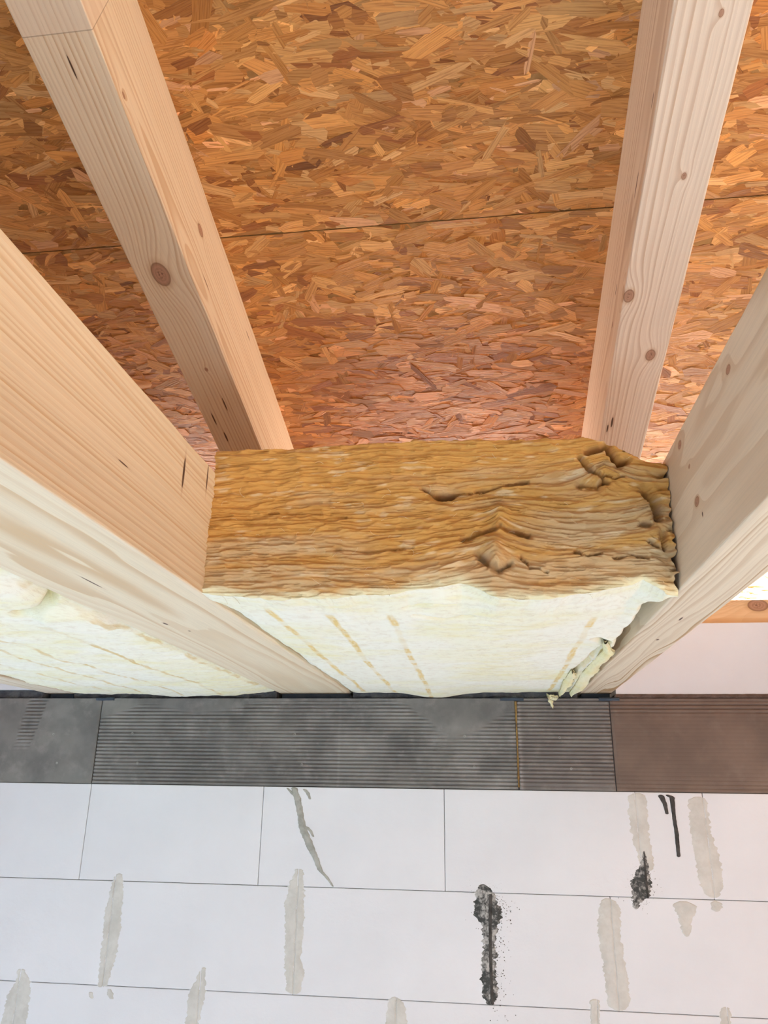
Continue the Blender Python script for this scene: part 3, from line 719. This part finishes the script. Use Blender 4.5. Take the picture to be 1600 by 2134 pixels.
# --- batt between the two near joists, cut end towards the room
YI = 0.979
nx, nf, nb, nt = 560, 230, 170, 14
u = np.linspace(0, 1, nx)
xk = np.array([-0.38, -0.287, -0.195, -0.131, -0.0676, -0.0298, 0.0191, 0.0736, 0.1462, 0.2011, 0.231, 0.245])
zk = np.array([2.4410, 2.4320, 2.4335, 2.4385, 2.4435, 2.4500, 2.4295, 2.4260, 2.4360, 2.4500, 2.4330, 2.4330])
xt = np.array([-0.38, -0.245, -0.134, 0.001, 0.0666, 0.1413, 0.1695, 0.1991, 0.2120, 0.2288, 0.245])
zt = np.array([2.6552, 2.6567, 2.6606, 2.6587, 2.6534, 2.6557, 2.6486, 2.6259, 2.6190, 2.6130, 2.6115])
xl = -0.3795; xr = 0.2462
v = np.linspace(0, 1, nf)[:, None]
gap = 0.0005 + 0.007 * sstep(0.5, 0.75, fbm(v * 12, v * 0 + 2, 77, 3)); gap = gap * sstep(0.02, 0.15, v)
Xf = xl + (xr - gap - xl) * u[None] + 0 * v
zb_ = np.interp(Xf, xk, zk) + (fbm(Xf * 60, Xf * 0, 5, 3) - 0.5) * 0.005; zt_ = np.interp(Xf, xt, zt) + (fbm(Xf * 45, Xf * 0, 8, 3) - 0.5) * 0.004
Zf = zt_ + (zb_ - zt_) * v
# layers bend round the folds
x0 = 0.0225
warp = (fbm(Xf * 4.5, Zf * 7, 21, 3) - 0.5) * 0.022
for (fx, fz, am, wx, wz) in ((0.0235, 2.537, 0.020, 0.040, 0.028), (0.017, 2.487, 0.020, 0.035, 0.024), (0.165, 2.600, 0.030, 0.040, 0.030), (0.226, 2.540, 0.018, 0.03, 0.03), (0.135, 2.484, 0.007, 0.03, 0.01), (-0.04, 2.578, -0.007, 0.03, 0.014)):
    warp -= am * np.exp(-np.abs(Xf - fx) / wx) * np.exp(-((Zf - fz) / wz) ** 2)
ww = Zf + warp
def ridge(n): return 1 - np.abs(2 * n - 1)
lay = np.zeros_like(Xf)
for (fx, fz, am, sd_) in ((9, 55, 0.0030, 1), (16, 120, 0.0040, 2), (28, 210, 0.0040, 3), (48, 330, 0.0030, 4), (80, 430, 0.0014, 5)):
    lay += (ridge(vnoise(Xf * fx + ww * 9, ww * fz, 300 + sd_)) ** 1.5 - 0.4) * -am * (0.6 + 0.8 * fbm(Xf * 6, Zf * 10, 310 + sd_, 2))
bulge = (fbm(Xf * 8, Zf * 12, 33, 3) - 0.5) * 0.014
dep = np.zeros_like(Xf)
for k, (dd, wd) in dict(slit=(0.016, 0.0026), hole=(0.030, 0.0055), f1=(0.018, 0.0042), r1=(-0.010, 0.009), f2=(0.022, 0.0046), r2=(-0.013, 0.010), c1=(0.030, 0.0048), c2=(0.017, 0.0034),
                       c3=(0.016, 0.0040), c4=(0.012, 0.0022), s2=(0.012, 0.0020), h1=(0.032, 0.0070), h2=(0.014, 0.0045), h3=(0.016, 0.0032), h4=(0.012, 0.0026),
                       m1=(0.006, 0.002), m2=(0.006, 0.002), m3=(0.009, 0.002), m4=(0.009, 0.0024)).items():
    jit = (fbm(Xf * 70, Zf * 200, 60 + len(k), 4) - 0.5) * 0.007
    wd = wd * (0.35 + 1.1 * fbm(Xf * 55, Zf * 55, 81 + len(k), 3)) if dd > 0 else wd
    dep += dd * np.exp(-((dpoly(Xf, Zf, CR[k]) + jit) / wd).clip(-3, 9) ** 2)
dep += 0.016 * sstep(0.955, 1.0, u[None]) * sstep(0.35, 0.7, fbm(Zf * 60, Xf * 30, 71, 3))
Yf = YI + lay + bulge + dep
rt = 0.010; d_top = (zt_ - Zf).clip(0, rt); Yf += (rt - np.sqrt((rt ** 2 - (rt - d_top) ** 2).clip(0)))
d_b = (Zf - zb_).clip(0, 0.004); Yf += (0.004 - d_b) * 0.5
# underside
s = (np.linspace(0, 1, nb)[1:, None]) ** 1.35
Yb = (Yf[-1][None] * (1 - s) + (D + 0.004) * s)
xr_b = 0.2460 - 0.009 * sstep(0.35, 0.7, fbm(Yb[:, :1] * 7, Yb[:, :1] * 0, 91, 3)) * sstep(1.0, 1.08, Yb[:, :1]); xl_b = -0.3790 + 0 * Yb[:, :1]
Xb = xl_b + (xr_b - xl_b) * u[None]
base = 2.4400 - 0.010 * np.sin(PI * u[None] ** 0.9) * np.sin(PI * (s * 0.75 + 0.25)) - 0.012 * np.exp(-((Xb + 0.14) / 0.07) ** 2) * sstep(1.9, 2.12, Yb)
wgt = np.exp(-s / 0.10)
Zb = base * (1 - wgt) + zb_[-1][None] * wgt + wool_bottom(Xb, Yb, 400) * (1 - np.exp(-s / 0.04)) * 0.55
# rounded rims against the joists, torn along the right side
rl_ = np.exp(-((Xb - xl_b) / 0.008)) ; Zb += 0.016 * rl_ * (0.5 + fbm(Yb * 20, Yb * 0, 97, 3)) * sstep(0.03, 0.12, s)
tear = 0.010 + 0.018 * sstep(0.3, 0.75, fbm(Yb * 8, Xb * 14, 95, 3))
Zb += 0.050 * (1 - sstep(0.0, 1.0, (xr_b - Xb) / tear)) * sstep(0.0, 0.10, s)
c2_ = dpoly(Xb, Yb, [(0.180, 1.30), (0.203, 1.34), (0.206, 1.414), (0.196, 1.553), (0.187, 1.721), (0.201, 1.975), (0.205, 2.1)]) + (fbm(Xb * 60, Yb * 60, 12, 3) - 0.5) * 0.012
Zb += 0.014 * np.exp(-(c2_ / 0.006).clip(-2, 9) ** 2) - 0.004 * np.exp(-((c2_ + 0.0) / 0.02) ** 2)
fz1 = dpoly(Xb, Yb, [(-0.11, 1.062), (-0.072, 1.040), (-0.039, 1.046)]); fz2 = dpoly(Xb, Yb, [(-0.10, 1.105), (-0.06, 1.13), (-0.02, 1.115)])
Zb += 0.008 * np.exp(-(fz1 / 0.005) ** 2) + 0.006 * np.exp(-(fz2 / 0.006) ** 2) - 0.005 * np.exp(-((Xb + 0.04) / 0.05) ** 2 - ((Yb - 1.03) / 0.02) ** 2)
# top
st = np.linspace(1, 0, nt)[:-1, None] ** 1.5
Yt = Yf[0][None] * (1 - st) + (D + 0.0) * st; Xt = np.repeat(Xf[:1], nt - 1, 0); Zt = np.repeat(Zf[:1], nt - 1, 0) - 0.03 * st
P = np.stack([np.concatenate([Xt, Xf, Xb]), np.concatenate([Yt, Yf, Yb]), np.concatenate([Zt, Zf, Zb])], -1)
me = mesh_np('insulation_batt', P.reshape(-1, 3), grid_faces(nx, len(P), True))
# colours
t1 = fbm(Xf * 9, ww * 60, 501, 4); t2 = vnoise(Xf * 40, ww * 330, 502); t3 = fbm(Xf * 5, Zf * 9, 503, 3)
hgt = (Zf - 2.43) / 0.23
ca = np.array((0.66, 0.36, 0.10)); cb = np.array((0.64, 0.45, 0.24)); cc = np.array((0.46, 0.22, 0.045))
mixb = sstep(0.46, 0.72, t1 * 0.55 + t3 * 0.30 + 0.32 * (0.62 - hgt) + 0.05)[..., None]
cf = ca * (1 - mixb) + cb * mixb
mc = (sstep(0.60, 0.95, t2) * 0.45)[..., None]; cf = cf * (1 - mc) + cc * mc
ml = (sstep(0.66, 0.80, fbm(Xf * 30, ww * 160, 507, 3)) * 0.6)[..., None]; cf = cf * (1 - ml) + np.array((0.80, 0.64, 0.40)) * ml
cbm = wool_col(Xb, Yb, 610)
edge = np.exp(-((Zf - zb_) / (0.004 + 0.012 * fbm(Xf * 25, Xf * 0, 505, 3))) ** 2)[..., None]
cf = cf * (1 - edge) + np.array((0.86, 0.80, 0.52)) * edge
sm = stripes(Xb, Yb, [(-0.310, -0.330, 1.05, 2.2, 0.85), (-0.226, -0.248, 1.09, 2.2, 0.9), (-0.139, -0.148, 1.10, 2.2, 0.8), (0.159, 0.163, 1.15, 2.1, 0.85), (0.2, 0.2, 1.5, 2.1, 0.4)], 700)
cbm = cbm * (1 - sm) + np.array((0.80, 0.58, 0.16)) * sm
yb_ = (0.55 * np.exp(-(c2_ / 0.006).clip(-2, 9) ** 2) + 0.35 * np.exp(-(fz2 / 0.006) ** 2) + 0.4 * np.exp(-(fz1 / 0.005) ** 2))[..., None].clip(0, 1)
cbm = cbm * (1 - yb_) + np.array((0.78, 0.66, 0.30)) * yb_
ct = np.repeat(cf[:1], nt - 1, 0)
set_col(me, np.concatenate([ct, cf, cbm]).reshape(-1, 3))
batt = link('insulation_batt', me, M_wool)
tag(batt, 'thick glass wool batt with brown layered cut end, wedged between the two near joists', 'insulation', 'glass wool batts')

# torn flaps along the right side of the batt
def flap(pts, wd, seed, col):
    n = 60; m = 8; t = np.linspace(0, 1, n)[:, None]; q = np.linspace(0, 1, m)[None]
    A = np.array(pts, float); tt = np.linspace(0, 1, len(A))
    cx_, cy_, cz_ = (np.interp(t, tt, A[:, i]) for i in range(3))
    wv = wd * np.sin(PI * t.clip(0.03, 0.97)) ** 0.5 * (0.5 + fbm(t * 9, t * 0, seed, 3))
    X = cx_ + wv * q; Z = cz_ - 0.006 * np.sin(PI * q) - 0.003 * q + (fbm(t * 20 + q, q * 3, seed + 2, 3) - 0.5) * 0.007; Y = cy_ + (fbm(t * 14, q * 2, seed + 4, 3) - 0.5) * 0.012
    V = np.stack([X, Y, Z + 0 * X], -1).reshape(-1, 3); V2 = V + np.array((0, 0, 0.005))
    N = len(V); F = grid_faces(m, n, True); F2 = grid_faces(m, n) + N
    rim = np.concatenate([np.arange(n - 1) * m, ]); a = np.arange(n - 1) * m
    E1_ = np.stack([a, a + m, a + m + N, a + N], -1); b = a + m - 1; E2_ = np.stack([b + N, b + m + N, b + m, b], -1)
    me = mesh_np('torn_flap', np.concatenate([V, V2]), np.concatenate([F, F2, E1_, E2_]))
    c = wool_col(X, Y, seed).reshape(-1, 3) * col; set_col(me, np.concatenate([c, c])); link('torn_flap', me, M_wool, batt)
flap([(0.196, 1.33, 2.437), (0.210, 1.43, 2.436), (0.207, 1.58, 2.437), (0.205, 1.74, 2.437), (0.212, 1.98, 2.436), (0.215, 2.11, 2.434)], 0.028, 801, np.array((1, 0.96, 0.76)))
flap([(0.176, 1.66, 2.434), (0.176, 1.85, 2.434), (0.186, 2.10, 2.433)], 0.020, 809, np.array((1, 0.94, 0.70)))
flap([(0.155, 2.10, 2.430), (0.166, 2.125, 2.427), (0.178, 2.128, 2.430)], 0.018, 811, np.array((0.95, 0.93, 0.75)))
# loose fibres curling off the cut end
def fibres(n, seed):
    r = np.random.default_rng(seed); V = []; F = []
    for i in range(n):
        x = r.uniform(-0.36, 0.23); edge_ = r.random() < 0.45
        z = (np.interp(x, xk, zk) + abs(r.normal(0, 0.006)) if edge_ else r.uniform(2.45, 2.65))
        if z > np.interp(x, xt, zt) - 0.004: continue
        p = np.array([x, YI - 0.002, z]); a = r.uniform(-0.6, 0.6) + (PI if r.random() < .5 else 0); L = r.uniform(0.004, 0.016); w_ = r.uniform(0.0001, 0.0002); K = 6
        b = len(V); cv = r.normal(0, 0.5)
        for k in range(K):
            t = k / (K - 1)
            q = p + np.array([math.cos(a + cv * t) * L * t, -0.004 * math.sin(PI * t) - 0.001, math.sin(a + cv * t) * L * t])
            for j in range(3): V.append(q + w_ * np.array([math.cos(j * 2.1), math.sin(j * 2.1), math.cos(j * 2.1 + 1)]))
        for k in range(K - 1):
            for j in range(3): F.append((b + k * 3 + j, b + k * 3 + (j + 1) % 3, b + k * 3 + 3 + (j + 1) % 3, b + k * 3 + 3 + j))
    tag(link('loose_fibres', mesh('loose_fibres', V, F, True), mat_flat('glass_fibre', (0.85, 0.74, 0.48), (0.9, 0.82, 0.6), 40), batt), kind='stuff')
fibres(150, 5)

# --- batt in the next bay to the left
nx2, nb2 = 420, 230
u = np.linspace(0, 1, nx2)[None]; s = np.linspace(0, 1, nb2)[:, None]
Y2 = 0.45 + (D + 0.002 - 0.45) * s + 0 * u
gapw = 0.03 * sstep(0.5, 0.72, fbm(Y2[:, :1] * 6, Y2[:, :1] * 0, 44, 3)) * (1 - sstep(1.99, 2.06, Y2[:, :1]))
X2 = -1.196 + (-0.5815 + 1.196) * u + 0 * s
Z2 = 2.4405 - 0.008 * np.sin(PI * u) + wool_bottom(X2, Y2, 900)
cr = dpoly(X2, Y2, [(-0.583, 0.953), (-0.62, 1.005), (-0.654, 1.032), (-0.70, 1.058)]) + (fbm(X2 * 40, Y2 * 40, 4, 2) - 0.5) * 0.006
Z2 += 0.020 * np.exp(-(cr / 0.006).clip(-2, 9) ** 2)
pil = np.exp(-((X2 + 0.635) / 0.05) ** 2 - ((Y2 - 1.12) / 0.075) ** 2); Z2 -= 0.012 * sstep(0.15, 0.6, pil)
pil2 = np.exp(-((X2 + 0.66) / 0.06) ** 2 - ((Y2 - 0.93) / 0.07) ** 2); Z2 -= 0.012 * sstep(0.15, 0.6, pil2)
rim = (X2 + 1.196); Z2 += 0.05 * (1 - sstep(0, 1, (rim - 0.0) / (0.012 + gapw))) * (1 - sstep(2.03, 2.08, Y2))
rim = (-0.5815 - X2); Z2 += 0.012 * np.exp(-rim / 0.008)
V2 = np.stack([X2, Y2, Z2], -1).reshape(-1, 3)
# back up the front end and over the top, coarse
up = np.stack([X2[0], Y2[0], np.full(nx2, 2.64)], -1); bk = np.stack([X2[0], np.full(nx2, D), np.full(nx2, 2.64)], -1)
V2 = np.concatenate([bk, up, V2]); me = mesh_np('insulation_batt', V2, grid_faces(nx2, nb2 + 2, True))
c = wool_col(X2, Y2, 950)
sm = stripes(X2, Y2, [(-0.596, -0.600, 0.9, 2.0, 0.7), (-0.718, -0.730, 1.15, 2.1, 0.85), (-0.853, -0.846, 0.9, 2.1, 0.7), (-0.915, -0.955, 0.9, 2.1, 0.7), (-1.034, -1.05, 0.9, 2.1, 0.55)], 960)
c = c * (1 - sm) + np.array((0.72, 0.53, 0.18)) * sm
yb_ = (0.8 * np.exp(-(cr / 0.006).clip(-2, 9) ** 2))[..., None]; c = c * (1 - yb_) + np.array((0.70, 0.58, 0.24)) * yb_
side = np.tile(np.array((0.6, 0.38, 0.15)), (2 * nx2, 1))
set_col(me, np.concatenate([side, c.reshape(-1, 3)]))
b2 = link('insulation_batt', me, M_wool)
tag(b2, 'pale yellow glass wool underside filling the bay left of the wide joist', 'insulation', 'glass wool batts')
# scrap of wool caught at the wall top under the batt
n = 26; m = 6; t = np.linspace(0, 1, n)[:, None]; q = np.linspace(-1, 1, m)[None]
X = 0.162 + 0.010 * t + q * 0.0055 * np.sin(PI * (0.12 + 0.86 * t)) * (1 + 0.3 * np.sin(t * 17)); Z = 2.432 - 0.034 * t + 0 * q; Y = D - 0.004 - 0.006 * np.sin(PI * t) + q ** 2 * 0.003
V = np.stack([X, Y + 0 * X, Z + 0 * X], -1).reshape(-1, 3); N = len(V); W2 = V + np.array((0, 0.002, 0))
F = np.concatenate([grid_faces(m, n), grid_faces(m, n, True) + N])
a = np.arange(n - 1) * m; F = np.concatenate([F, np.stack([a, a + m, a + m + N, a + N], -1), np.stack([a + m - 1 + N, a + 2 * m - 1 + N, a + 2 * m - 1, a + m - 1], -1)])
me = mesh_np('wool_scrap', np.concatenate([V, W2]), F); set_col(me, np.tile((0.80, 0.76, 0.50), (2 * N, 1)))
tag(link('wool_scrap', me, M_wool), 'small curled scrap of yellow wool hanging over the narrow grooved board', 'scrap')
